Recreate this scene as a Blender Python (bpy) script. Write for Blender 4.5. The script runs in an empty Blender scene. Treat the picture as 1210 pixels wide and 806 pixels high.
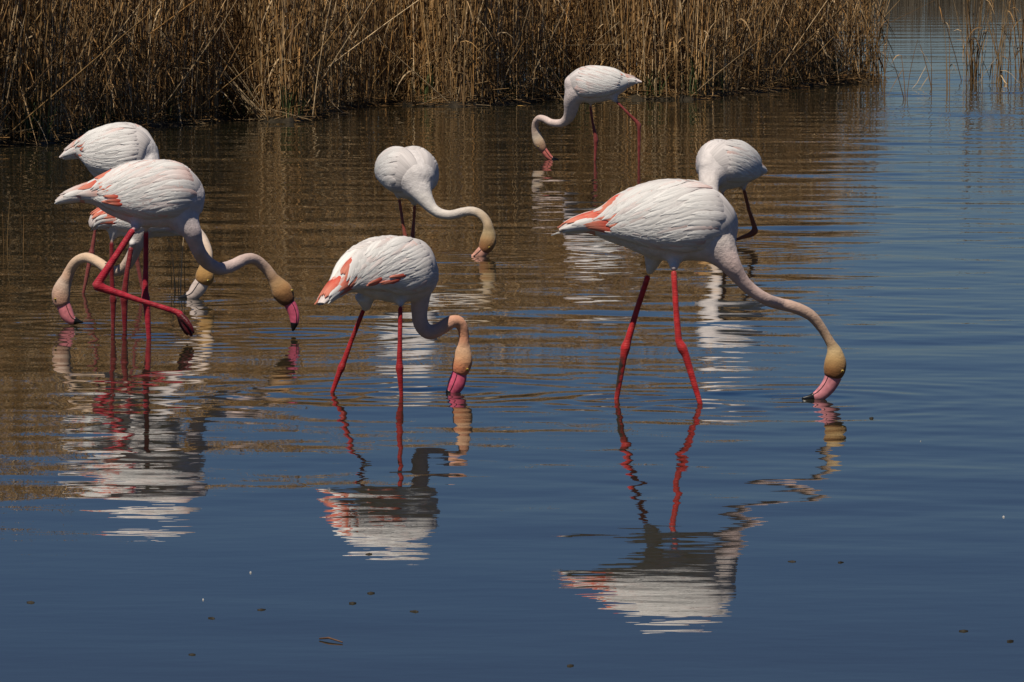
import bpy, math, random
import numpy as np
from mathutils import Vector

SC = bpy.context.scene
COL = SC.collection
rng = np.random.default_rng(7)
random.seed(7)

# ------------------------------------------------------------------ camera, sky, sun, exposure
CAM_H = 1.35                    # eye height over the water, metres
FPX = 6722.0                    # focal length in photo pixels (200 mm on full frame)
CX, CY, HORIZON = 605.0, 403.0, -60.0
PITCH = math.atan((CY - HORIZON) / FPX)

cam_data = bpy.data.cameras.new("camera")
cam_data.lens = FPX * 36.0 / 1210.0
cam_data.sensor_width = 36.0
cam_data.clip_start = 0.5
cam_data.clip_end = 6000.0
cam = bpy.data.objects.new("camera", cam_data)
cam.location = (0, 0, CAM_H)
cam.rotation_euler = (math.pi / 2 - PITCH, 0, 0)
COL.objects.link(cam)
SC.camera = cam

SUN_DIR = Vector((-0.22, -0.44, 0.86)).normalized()     # towards the sun
world = bpy.data.worlds.new("World")
SC.world = world
world.use_nodes = True
wn = world.node_tree.nodes
wl = world.node_tree.links
bg = wn["Background"]
sky = wn.new("ShaderNodeTexSky")
sky.sky_type = 'NISHITA'
sky.sun_disc = False
sky.sun_elevation = math.asin(SUN_DIR.z)
sky.sun_rotation = math.atan2(SUN_DIR.x, SUN_DIR.y)
sky.altitude = 0
sky.air_density = 1.0
sky.dust_density = 0.0
sky.ozone_density = 4.0
hsv = wn.new("ShaderNodeHueSaturation")
hsv.inputs["Saturation"].default_value = 1.15
wl.new(sky.outputs[0], hsv.inputs["Color"])
tint = wn.new("ShaderNodeMix"); tint.data_type = 'RGBA'; tint.blend_type = 'MULTIPLY'
tint.inputs["Factor"].default_value = 1.0
tint.inputs["B"].default_value = (0.50, 0.62, 0.88, 1)          # deep blue spring sky, air very clear
wl.new(hsv.outputs[0], tint.inputs["A"])
wl.new(tint.outputs["Result"], bg.inputs["Color"])
bg.inputs["Strength"].default_value = 0.05

sun_data = bpy.data.lights.new("sun", 'SUN')
sun_data.energy = 5.0
sun_data.angle = math.radians(0.53)
sun_data.color = (1.0, 0.93, 0.80)
sun = bpy.data.objects.new("sun", sun_data)
sun.rotation_euler = SUN_DIR.to_track_quat('Z', 'Y').to_euler()
sun.location = (0, 0, 30)
COL.objects.link(sun)

SC.view_settings.view_transform = 'Standard'
SC.view_settings.look = 'None'
SC.view_settings.gamma = 1.0
SC.view_settings.exposure = -0.3
SC.cycles.max_bounces = 6

# ------------------------------------------------------------------ helpers
def ray(px, py):
    a, b = (px - CX) / FPX, -(py - CY) / FPX
    s, c = math.sin(PITCH), math.cos(PITCH)
    return np.array([a, c + b * s, -s + b * c])

def on_water(px, py):
    d = ray(px, py)
    return np.array([0, 0, CAM_H]) + d * (-CAM_H / d[2])

def at_depth(px, py, Y):
    d = ray(px, py)
    return np.array([0, 0, CAM_H]) + d * (Y / d[1])

def lin(r, g, b):
    f = lambda c: (c / 255 / 12.92) if c / 255 <= 0.04045 else ((c / 255 + 0.055) / 1.055) ** 2.4
    return (f(r), f(g), f(b))

def props(o, label=None, cat=None, group=None, kind=None):
    if label: o["label"] = label
    if cat: o["category"] = cat
    if group: o["group"] = group
    if kind: o["kind"] = kind
    return o

def mesh_obj(name, verts, faces, mat, parent=None, colors=None, smooth=True, uvs=None, loc=None):
    me = bpy.data.meshes.new(name)
    me.from_pydata([tuple(v) for v in verts], [], [tuple(f) for f in faces])
    return finish(name, me, mat, parent, colors, smooth, uvs, loc)

def finish(name, me, mat, parent=None, colors=None, smooth=True, uvs=None, loc=None):
    if smooth and len(me.polygons):
        me.polygons.foreach_set("use_smooth", np.ones(len(me.polygons), dtype=bool))
    if colors is not None:
        ca = me.color_attributes.new("Col", 'FLOAT_COLOR', 'POINT')
        c = np.ones((len(me.vertices), 4), dtype=np.float32)
        c[:, :3] = colors
        ca.data.foreach_set("color", c.ravel())
    if uvs is not None:
        uv = me.uv_layers.new(name="UVMap")
        li = np.empty(len(me.loops), dtype=np.int32)
        me.loops.foreach_get("vertex_index", li)
        uv.data.foreach_set("uv", np.asarray(uvs, dtype=np.float32)[li].ravel())
    me.materials.append(mat)
    me.update()
    o = bpy.data.objects.new(name, me)
    COL.objects.link(o)
    if parent is not None: o.parent = parent
    if loc is not None: o.location = loc
    return o

def big_mesh(name, V, Fq, mat, colors=None, smooth=False):
    """mesh from numpy arrays: V (n,3), Fq (m,3 or 4)"""
    me = bpy.data.meshes.new(name)
    k = Fq.shape[1]
    me.vertices.add(len(V)); me.vertices.foreach_set("co", np.asarray(V, np.float32).ravel())
    me.loops.add(Fq.size); me.loops.foreach_set("vertex_index", Fq.astype(np.int32).ravel())
    me.polygons.add(len(Fq))
    me.polygons.foreach_set("loop_start", np.arange(0, Fq.size, k, dtype=np.int32))
    me.polygons.foreach_set("loop_total", np.full(len(Fq), k, dtype=np.int32))
    me.update(calc_edges=True)
    return finish(name, me, mat, None, colors, smooth)

def catmull(P, n):
    """P (k,d) control rows -> n rows, uniform Catmull-Rom"""
    P = np.asarray(P, float)
    k = len(P)
    Q = np.vstack([2 * P[0] - P[1], P, 2 * P[-1] - P[-2]])
    t = np.linspace(0, k - 1, n)
    i = np.minimum(t.astype(int), k - 2)
    f = (t - i)[:, None]
    p0, p1, p2, p3 = Q[i], Q[i + 1], Q[i + 2], Q[i + 3]
    return 0.5 * ((2 * p1) + (-p0 + p2) * f + (2 * p0 - 5 * p1 + 4 * p2 - p3) * f ** 2 + (-p0 + 3 * p1 - 3 * p2 + p3) * f ** 3)

def norm(v):
    return v / np.maximum(np.linalg.norm(v, axis=-1, keepdims=True), 1e-9)

def frames(C, L=None):
    """tangents and (n, s) axes of a curve; L: preferred side axis, else parallel transport"""
    T = norm(np.gradient(C, axis=0))
    if L is not None:
        L = np.asarray(L, float)
        S = norm(L[None, :] - (T @ L)[:, None] * T)
    else:
        S = np.zeros_like(T)
        s = np.cross(T[0], [0, 0, 1.0])
        if np.linalg.norm(s) < 1e-3: s = np.array([0, -1.0, 0])
        s = s / np.linalg.norm(s)
        for i in range(len(T)):
            s = s - T[i] * (s @ T[i]); s = s / np.linalg.norm(s); S[i] = s
    N = np.cross(S, T)
    return T, N, S

def tube(C, rn, rs, L=None, seg=16):
    """closed elliptical loft -> verts, quads/tris"""
    T, N, S = frames(C, L)
    a = np.linspace(0, 2 * math.pi, seg, endpoint=False)
    V = C[:, None, :] + rn[:, None, None] * np.cos(a)[None, :, None] * N[:, None, :] + rs[:, None, None] * np.sin(a)[None, :, None] * S[:, None, :]
    n = len(C)
    V = V.reshape(-1, 3)
    F = []
    for i in range(n - 1):
        for j in range(seg):
            j2 = (j + 1) % seg
            F.append((i * seg + j, i * seg + j2, (i + 1) * seg + j2, (i + 1) * seg + j))
    c0, c1 = len(V), len(V) + 1
    V = np.vstack([V, C[0] - T[0] * rn[0] * 0.5, C[-1] + T[-1] * rn[-1] * 0.5])
    for j in range(seg):
        j2 = (j + 1) % seg
        F.append((c0, j2, j))
        F.append((c1, (n - 1) * seg + j, (n - 1) * seg + j2))
    return V, F

# ------------------------------------------------------------------ materials
def new_mat(name):
    m = bpy.data.materials.new(name)
    m.use_nodes = True
    return m, m.node_tree.nodes, m.node_tree.links, m.node_tree.nodes["Principled BSDF"]

def mat_body():
    m, N, L, b = new_mat("plumage")
    at = N.new("ShaderNodeAttribute"); at.attribute_name = "Col"
    tc = N.new("ShaderNodeTexCoord")
    n1 = N.new("ShaderNodeTexNoise"); n1.inputs["Scale"].default_value = 38; n1.inputs["Detail"].default_value = 5
    L.new(tc.outputs["Object"], n1.inputs["Vector"])
    mr = N.new("ShaderNodeMapRange"); mr.inputs["From Min"].default_value = 0.25; mr.inputs["From Max"].default_value = 0.75
    mr.inputs["To Min"].default_value = 0.80; mr.inputs["To Max"].default_value = 1.08
    L.new(n1.outputs["Fac"], mr.inputs["Value"])
    mx = N.new("ShaderNodeVectorMath"); mx.operation = 'SCALE'
    L.new(at.outputs["Color"], mx.inputs[0]); L.new(mr.outputs[0], mx.inputs["Scale"])
    L.new(mx.outputs[0], b.inputs["Base Color"])
    n2 = N.new("ShaderNodeTexNoise"); n2.inputs["Scale"].default_value = 130; n2.inputs["Detail"].default_value = 4
    n2.inputs["Roughness"].default_value = 0.7
    L.new(tc.outputs["Object"], n2.inputs["Vector"])
    bp = N.new("ShaderNodeBump"); bp.inputs["Strength"].default_value = 0.5; bp.inputs["Distance"].default_value = 0.006
    # bare red leg skin is scaly and a little glossy; the mask comes from the skin's own red
    sc = N.new("ShaderNodeSeparateColor"); L.new(at.outputs["Color"], sc.inputs[0])
    df = N.new("ShaderNodeMath"); df.operation = 'SUBTRACT'; L.new(sc.outputs[0], df.inputs[0])
    g4 = N.new("ShaderNodeMath"); g4.operation = 'MULTIPLY'; g4.inputs[1].default_value = 3.2
    L.new(sc.outputs[1], g4.inputs[0]); L.new(g4.outputs[0], df.inputs[1])
    mk = N.new("ShaderNodeMapRange"); mk.inputs["From Min"].default_value = 0.0; mk.inputs["From Max"].default_value = 0.05
    L.new(df.outputs[0], mk.inputs["Value"])
    wv = N.new("ShaderNodeTexWave"); wv.bands_direction = 'Z'; wv.inputs["Scale"].default_value = 42
    wv.inputs["Distortion"].default_value = 7.0; wv.inputs["Detail"].default_value = 2; wv.inputs["Detail Scale"].default_value = 3
    L.new(tc.outputs["Object"], wv.inputs["Vector"])
    mh = N.new("ShaderNodeMix"); mh.data_type = 'FLOAT'
    L.new(mk.outputs[0], mh.inputs["Factor"]); L.new(n2.outputs["Fac"], mh.inputs["A"]); ws = N.new("ShaderNodeMath"); ws.operation = 'MULTIPLY'; ws.inputs[1].default_value = 0.16
    L.new(wv.outputs["Fac"], ws.inputs[0]); L.new(ws.outputs[0], mh.inputs["B"])
    L.new(mh.outputs["Result"], bp.inputs["Height"]); L.new(bp.outputs[0], b.inputs["Normal"])
    rg = N.new("ShaderNodeMapRange"); rg.inputs["To Min"].default_value = 0.8; rg.inputs["To Max"].default_value = 0.42
    L.new(mk.outputs[0], rg.inputs["Value"]); L.new(rg.outputs[0], b.inputs["Roughness"])
    b.inputs["Specular IOR Level"].default_value = 0.25
    b.inputs["Sheen Weight"].default_value = 0.12
    return m

def mat_feather(name, base, tip, edge_soft=0.12):
    m, N, L, b = new_mat(name)
    uv = N.new("ShaderNodeUVMap"); uv.uv_map = "UVMap"
    sp = N.new("ShaderNodeSeparateXYZ"); L.new(uv.outputs[0], sp.inputs[0])
    rp = N.new("ShaderNodeValToRGB")
    rp.color_ramp.elements[0].color = (*base, 1); rp.color_ramp.elements[0].position = 0.1
    rp.color_ramp.elements[1].color = (*tip, 1); rp.color_ramp.elements[1].position = 0.75
    L.new(sp.outputs["Y"], rp.inputs[0])
    # barbs: noise stretched along the vane, and one tone per feather
    mp = N.new("ShaderNodeMapping"); mp.inputs["Scale"].default_value = (20, 1.4, 1)
    oi = N.new("ShaderNodeObjectInfo")
    L.new(uv.outputs[0], mp.inputs[0])
    cb = N.new("ShaderNodeCombineXYZ")
    ml = N.new("ShaderNodeMath"); ml.operation = 'MULTIPLY'; ml.inputs[1].default_value = 50
    L.new(oi.outputs["Random"], ml.inputs[0]); L.new(ml.outputs[0], cb.inputs["Z"])
    L.new(cb.outputs[0], mp.inputs["Location"])
    ns = N.new("ShaderNodeTexNoise"); ns.inputs["Scale"].default_value = 1.6; ns.inputs["Detail"].default_value = 4
    L.new(mp.outputs[0], ns.inputs["Vector"])
    m1 = N.new("ShaderNodeMapRange"); m1.inputs["From Min"].default_value = 0.3; m1.inputs["From Max"].default_value = 0.7
    m1.inputs["To Min"].default_value = 0.74; m1.inputs["To Max"].default_value = 1.06
    L.new(ns.outputs["Fac"], m1.inputs["Value"])
    m2 = N.new("ShaderNodeMapRange"); m2.inputs["To Min"].default_value = 0.86; m2.inputs["To Max"].default_value = 1.05
    L.new(oi.outputs["Random"], m2.inputs["Value"])
    mm = N.new("ShaderNodeMath"); mm.operation = 'MULTIPLY'
    L.new(m1.outputs[0], mm.inputs[0]); L.new(m2.outputs[0], mm.inputs[1])
    sc = N.new("ShaderNodeVectorMath"); sc.operation = 'SCALE'
    L.new(rp.outputs[0], sc.inputs[0]); L.new(mm.outputs[0], sc.inputs["Scale"])
    L.new(sc.outputs[0], b.inputs["Base Color"])
    bp = N.new("ShaderNodeBump"); bp.inputs["Strength"].default_value = 0.35; bp.inputs["Distance"].default_value = 0.003
    L.new(ns.outputs["Fac"], bp.inputs["Height"]); L.new(bp.outputs[0], b.inputs["Normal"])
    b.inputs["Roughness"].default_value = 0.65
    b.inputs["Specular IOR Level"].default_value = 0.25
    return m

def mat_attr(name, rough=0.7, spec=0.3, lo=0.75, hi=1.1, scale=60, bump=0.0):
    m, N, L, b = new_mat(name)
    at = N.new("ShaderNodeAttribute"); at.attribute_name = "Col"
    tc = N.new("ShaderNodeTexCoord")
    n1 = N.new("ShaderNodeTexNoise"); n1.inputs["Scale"].default_value = scale; n1.inputs["Detail"].default_value = 3
    L.new(tc.outputs["Object"], n1.inputs["Vector"])
    mr = N.new("ShaderNodeMapRange"); mr.inputs["From Min"].default_value = 0.3; mr.inputs["From Max"].default_value = 0.7
    mr.inputs["To Min"].default_value = lo; mr.inputs["To Max"].default_value = hi
    L.new(n1.outputs["Fac"], mr.inputs["Value"])
    mx = N.new("ShaderNodeVectorMath"); mx.operation = 'SCALE'
    L.new(at.outputs["Color"], mx.inputs[0]); L.new(mr.outputs[0], mx.inputs["Scale"])
    L.new(mx.outputs[0], b.inputs["Base Color"])
    b.inputs["Roughness"].default_value = rough
    b.inputs["Specular IOR Level"].default_value = spec
    if bump:
        bp = N.new("ShaderNodeBump"); bp.inputs["Strength"].default_value = bump; bp.inputs["Distance"].default_value = 0.02
        L.new(n1.outputs["Fac"], bp.inputs["Height"]); L.new(bp.outputs[0], b.inputs["Normal"])
    return m

def mat_plain(name, c, rough=0.5, spec=0.4, vary=0.2, scale=90):
    m, N, L, b = new_mat(name)
    tc = N.new("ShaderNodeTexCoord")
    n1 = N.new("ShaderNodeTexNoise"); n1.inputs["Scale"].default_value = scale
    L.new(tc.outputs["Object"], n1.inputs["Vector"])
    rp = N.new("ShaderNodeValToRGB")
    rp.color_ramp.elements[0].position = 0.3; rp.color_ramp.elements[1].position = 0.7
    rp.color_ramp.elements[0].color = (*[x * (1 - vary) for x in c], 1)
    rp.color_ramp.elements[1].color = (*[min(1, x * (1 + vary)) for x in c], 1)
    L.new(n1.outputs["Fac"], rp.inputs[0]); L.new(rp.outputs[0], b.inputs["Base Color"])
    b.inputs["Roughness"].default_value = rough
    b.inputs["Specular IOR Level"].default_value = spec
    return m

def mat_water():
    m, N, L, b = new_mat("murky_water")
    tc = N.new("ShaderNodeTexCoord")
    n0 = N.new("ShaderNodeTexNoise"); n0.inputs["Scale"].default_value = 0.35; n0.inputs["Detail"].default_value = 4
    L.new(tc.outputs["Object"], n0.inputs["Vector"])
    rp = N.new("ShaderNodeValToRGB")
    rp.color_ramp.elements[0].color = (0.020, 0.019, 0.011, 1); rp.color_ramp.elements[1].color = (0.032, 0.028, 0.016, 1)
    L.new(n0.outputs["Fac"], rp.inputs[0]); L.new(rp.outputs[0], b.inputs["Base Color"])
    b.inputs["Roughness"].default_value = 0.0
    b.inputs["IOR"].default_value = 1.333
    # fine wind riffle, finer than the modelled ripples
    mp = N.new("ShaderNodeMapping"); mp.inputs["Scale"].default_value = (5.0, 9.0, 1)
    L.new(tc.outputs["Object"], mp.inputs[0])
    n1 = N.new("ShaderNodeTexNoise"); n1.inputs["Scale"].default_value = 1.0; n1.inputs["Detail"].default_value = 2.0
    L.new(mp.outputs[0], n1.inputs["Vector"])
    bp = N.new("ShaderNodeBump"); bp.inputs["Strength"].default_value = 1.0; bp.inputs["Distance"].default_value = 0.0006
    L.new(n1.outputs["Fac"], bp.inputs["Height"]); L.new(bp.outputs[0], b.inputs["Normal"])
    return m

M_BODY = mat_body()
M_FW = mat_feather("feather_white", (0.76, 0.69, 0.66), (0.88, 0.84, 0.80))
M_FP = mat_feather("feather_pale_pink", (0.78, 0.52, 0.46), (0.84, 0.74, 0.70))
M_FO = mat_feather("feather_coral", (0.70, 0.06, 0.035), (0.80, 0.27, 0.18))
M_FT = mat_feather("feather_tail", (0.80, 0.40, 0.32), (0.84, 0.72, 0.67))
M_BILL = mat_attr("bill_horn", 0.3, 0.5, 0.72, 1.12, 75)
M_BLACK = mat_plain("black_horn", (0.012, 0.011, 0.011), 0.3, 0.5)
M_EYE = mat_plain("eye", (0.50, 0.34, 0.06), 0.15, 0.6)
M_PUPIL = mat_plain("pupil", (0.005, 0.005, 0.005), 0.1, 0.6)
M_WATER = mat_water()
M_REED = mat_attr("dry_reed", 0.75, 0.2, 0.7, 1.2, 25)
M_MUD = mat_attr("bank_mud", 0.8, 0.3, 0.55, 1.35, 14, bump=0.8)
M_DEBRIS = mat_attr("plant_litter", 0.7, 0.3, 0.7, 1.2, 80)

# ------------------------------------------------------------------ water
RIPPLE_SRC = []      # (x, y, amplitude m, wavelength, reach) filled by the birds' legs and bills

def build_water():
    rows = [-200.0, -40.0, -5.0, 4.0, 7.0]
    y = 8.6
    while y < 62.0:
        rows.append(y); y *= 1.00118
    y = 62.2
    while y < 210.0:
        rows.append(y); y *= 1.0035
    y = 212.0
    while y < 330.0:
        rows.append(y); y *= 1.02
    rows += [400, 600, 1000, 1800, 3000]
    rows = np.array(rows)
    fine = np.linspace(-1, 1, 221)
    w = np.maximum(1.2, rows * 0.125)
    X = fine[None, :] * w[:, None]
    left = np.stack([-w - a * (1 + w * 0.1) for a in (400, 60, 8)], 1)
    right = np.stack([w + a * (1 + w * 0.1) for a in (8, 60, 400)], 1)
    X = np.hstack([left, X, right])
    Y = np.repeat(rows[:, None], X.shape[1], 1)
    dy = np.gradient(rows)[:, None] * np.ones_like(X)
    Z = np.zeros_like(X)
    # wind ripples: many wave trains, crests mostly across the view
    r = np.random.default_rng(3)
    nw = 76
    lam = np.exp(r.uniform(math.log(0.13), math.log(1.5), nw))
    ang = r.normal(0, 1, nw) * np.where(lam < 0.45, 0.95, 0.62)
    ph = r.uniform(0, 2 * math.pi, nw)
    # patchiness: calm in the foreground, livelier around the birds, small again far off
    near = np.clip((Y - 10.6) / 7.0, 0, 1)
    sm = near * near * (3 - 2 * near)
    patch = 0.78 + 0.30 * np.sin(X * 0.9 + 0.4 * Y + 1.0) * np.sin(Y * 0.55 - X * 0.5) + 0.18 * np.sin(Y * 1.9 + X * 0.3)
    SL = 0.0118
    nlong = 18
    lam = np.concatenate([lam, np.exp(r.uniform(math.log(1.2), math.log(4.5), nlong))])
    ang = np.concatenate([ang, r.normal(0, .5, nlong)]); ph = np.concatenate([ph, r.uniform(0, 6.28, nlong)])
    for k in range(nw + nlong):
        kk = 2 * math.pi / lam[k]
        slope = SL * math.sqrt(2.0 / nw) * (1.15 if lam[k] < 0.33 else 1.0)
        fade = np.clip((lam[k] / 3.2 - dy) / (lam[k] / 6.0), 0, 1)
        floor = 0.07 if lam[k] < 0.28 else (0.16 if lam[k] < 0.6 else 0.30)
        far = 1.0 + 0.9 * np.clip((Y - 24) / 14, 0, 1) * (lam[k] > 0.33)
        if k >= nw: far = 0.5 * np.clip((Y - 30) / 25, 0, 1)
        Z += far * fade * patch * (floor + (1 - floor) * sm) * (slope / kk) * np.cos(kk * (math.sin(ang[k]) * X + math.cos(ang[k]) * Y) + ph[k])
    for (sx, sy, amp, lm, reach) in RIPPLE_SRC:
        d = np.hypot(X - sx, Y - sy)
        fade = np.clip((lm / 3.2 - dy) / (lm / 6.0), 0, 1)
        Z += fade * amp * np.cos(2 * math.pi * d / lm) * np.exp(-d / reach) * np.clip(d / 0.03, 0, 1)
    edge = (np.abs(X) <= w[:, None] * 0.98) & (Y > 8.7)
    Z *= edge
    nr, nc = X.shape
    V = np.stack([X, Y, Z], -1).reshape(-1, 3)
    i, j = np.meshgrid(np.arange(nr - 1), np.arange(nc - 1), indexing='ij')
    a = (i * nc + j).ravel()
    F = np.stack([a, a + 1, a + nc + 1, a + nc], 1)
    o = big_mesh("water", V, F, M_WATER, smooth=True)
    props(o, "calm shallow lagoon water with fine ripples", None, None, "structure")
    return o

# ------------------------------------------------------------------ flamingos
class Trunk:
    """loft of the trunk: S(u, v) with u 0 = tail tip .. 1 = breast, v = angle from the back (+ = bird's right)"""
    def __init__(self, ctrl, L):
        D = catmull(ctrl, 400)
        al = np.concatenate([[0], np.cumsum(np.linalg.norm(np.diff(D[:, :3], axis=0), axis=1))])
        tt = np.linspace(0, al[-1], 90)
        D = np.stack([np.interp(tt, al, D[:, q]) for q in range(5)], 1)
        self.C = D[:, :3]; self.rn = np.maximum(D[:, 3], 0.002); self.rs = np.maximum(D[:, 4], 0.002)
        self.T, self.N, self.S_ = frames(self.C, L)
        self.len = np.linalg.norm(np.diff(self.C, axis=0), axis=1).sum()
        self.k = len(self.C) - 1
    def base(self, u, v):
        u = np.asarray(u, float); v = np.asarray(v, float)
        x = u * self.k
        xi = np.clip(x, 0, self.k - 1e-6)
        i = xi.astype(int); f = xi - i
        lerp = lambda A: A[i] * (1 - f[..., None]) + A[i + 1] * f[..., None]
        lerp1 = lambda A: A[i] * (1 - f) + A[i + 1] * f
        c = lerp(self.C); n = lerp(self.N); s = lerp(self.S_)
        over = (x - xi)[..., None] / self.k * self.len
        c = c + lerp(self.T) * over
        return c + (lerp1(self.rn) * np.cos(v))[..., None] * n + (lerp1(self.rs) * np.sin(v))[..., None] * s
    def bulge(self, u, v):
        a = np.abs(v)
        fu = np.clip((u - 0.16) / 0.18, 0, 1) * np.clip((0.94 - u) / 0.14, 0, 1)
        fv = np.clip((a - 0.10) / 0.35, 0, 1) * np.clip((2.45 - a) / 0.55, 0, 1)
        sm = lambda t: t * t * (3 - 2 * t)
        return 0.014 * sm(fu) * sm(fv)
    def __call__(self, u, v, h=0.0):
        e = 1e-3
        p = self.base(u, v)
        du = (self.base(u + e, v) - self.base(u - e, v)) / (2 * e)
        dv = (self.base(u, v + e) - self.base(u, v - e)) / (2 * e)
        n = norm(np.cross(dv, du))
        c = self.base(u, np.zeros_like(v)) * 0.5 + self.base(u, np.zeros_like(v) + math.pi) * 0.5
        sgn = np.sign(np.sum(n * (p - c), -1, keepdims=True)); sgn[sgn == 0] = 1
        return p + n * sgn * (self.bulge(u, v) + h)[..., None]
    def metric(self, u, v):
        e = 1e-3
        u = np.asarray(u, float); v = np.asarray(v, float)
        du = np.linalg.norm(self.base(u + e, v) - self.base(u - e, v), axis=-1) / (2 * e)
        dv = np.linalg.norm(self.base(u, v + e) - self.base(u, v - e), axis=-1) / (2 * e)
        return max(float(du), 0.05), max(float(dv), 0.02)

NL, NWD = 7, 5
F_FACES = []
for i in range(NL - 1):
    for j in range(NWD - 1):
        a = i * NWD + j
        F_FACES.append((a, a + 1, a + NWD + 1, a + NWD))
_o = NL * NWD
F_RIM = [i * NWD for i in range(NL)] + [(NL - 1) * NWD + j for j in range(1, NWD)] + [i * NWD + NWD - 1 for i in range(NL - 2, -1, -1)]

def feather(tr, u0, v0, length, width, alpha, mat, parent, org, lift=0.006, base_h=0.002, pointed=0.6):
    """one feather lying on the trunk surface: root at (u0, v0), running back and (alpha) down the side"""
    side = 1.0 if v0 >= 0 else -1.0
    cu, cv = u0, v0
    line = []
    for i in range(NL):
        t = i / (NL - 1)
        mu, mv = tr.metric(cu, cv)
        line.append((cu, cv, mu, mv))
        dl = length / (NL - 1)
        aa = alpha * (1 - 0.35 * t)
        cu -= math.cos(aa) * dl / mu
        cv += side * math.sin(aa) * dl / mv
    U = np.zeros((NL, NWD)); Vv = np.zeros((NL, NWD)); H = np.zeros((NL, NWD)); UV = np.zeros((NL, NWD, 2))
    for i, (cu, cv, mu, mv) in enumerate(line):
        t = i / (NL - 1)
        prof = min(1.0, 0.45 + 1.6 * t) * (math.sqrt(max(0.0, 1 - max(0, (t - pointed) / (1.0001 - pointed)) ** 2)) * 0.96 + 0.04)
        for j in range(NWD):
            q = (j / (NWD - 1) - 0.5) * 2
            off = q * width * 0.5 * prof
            U[i, j] = cu + math.sin(alpha) * off / mu
            Vv[i, j] = cv + side * math.cos(alpha) * off / mv
            H[i, j] = base_h + lift * t ** 1.5 - 0.0011 * q * q - 0.007 * max(0.0, 1 - t / 0.3) ** 2
            UV[i, j] = (j / (NWD - 1), t)
    P = tr(U, Vv, H).reshape(-1, 3) - org
    n = tr(U, Vv, H + 0.001).reshape(-1, 3) - org - P
    under = P - norm(n) * 0.0025
    V = np.vstack([P, P[F_RIM], under[F_RIM]])
    F = list(F_FACES)
    b = len(P); m = len(F_RIM)
    for k in range(m - 1):
        F.append((b + k, b + m + k, b + m + k + 1, b + k + 1))
    uv = np.vstack([UV.reshape(-1, 2), UV.reshape(-1, 2)[F_RIM], UV.reshape(-1, 2)[F_RIM]])
    return mesh_obj("feather", V, F, mat, parent, uvs=uv)

def smooth_mesh(V, E, w, it):
    deg = np.zeros(len(V)); np.add.at(deg, E[:, 0], 1); np.add.at(deg, E[:, 1], 1)
    deg = np.maximum(deg, 1)
    for _ in range(it):
        A = np.zeros_like(V)
        np.add.at(A, E[:, 0], V[E[:, 1]]); np.add.at(A, E[:, 1], V[E[:, 0]])
        V = V + (A / deg[:, None] - V) * (0.5 * w[:, None])
    return V

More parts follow.
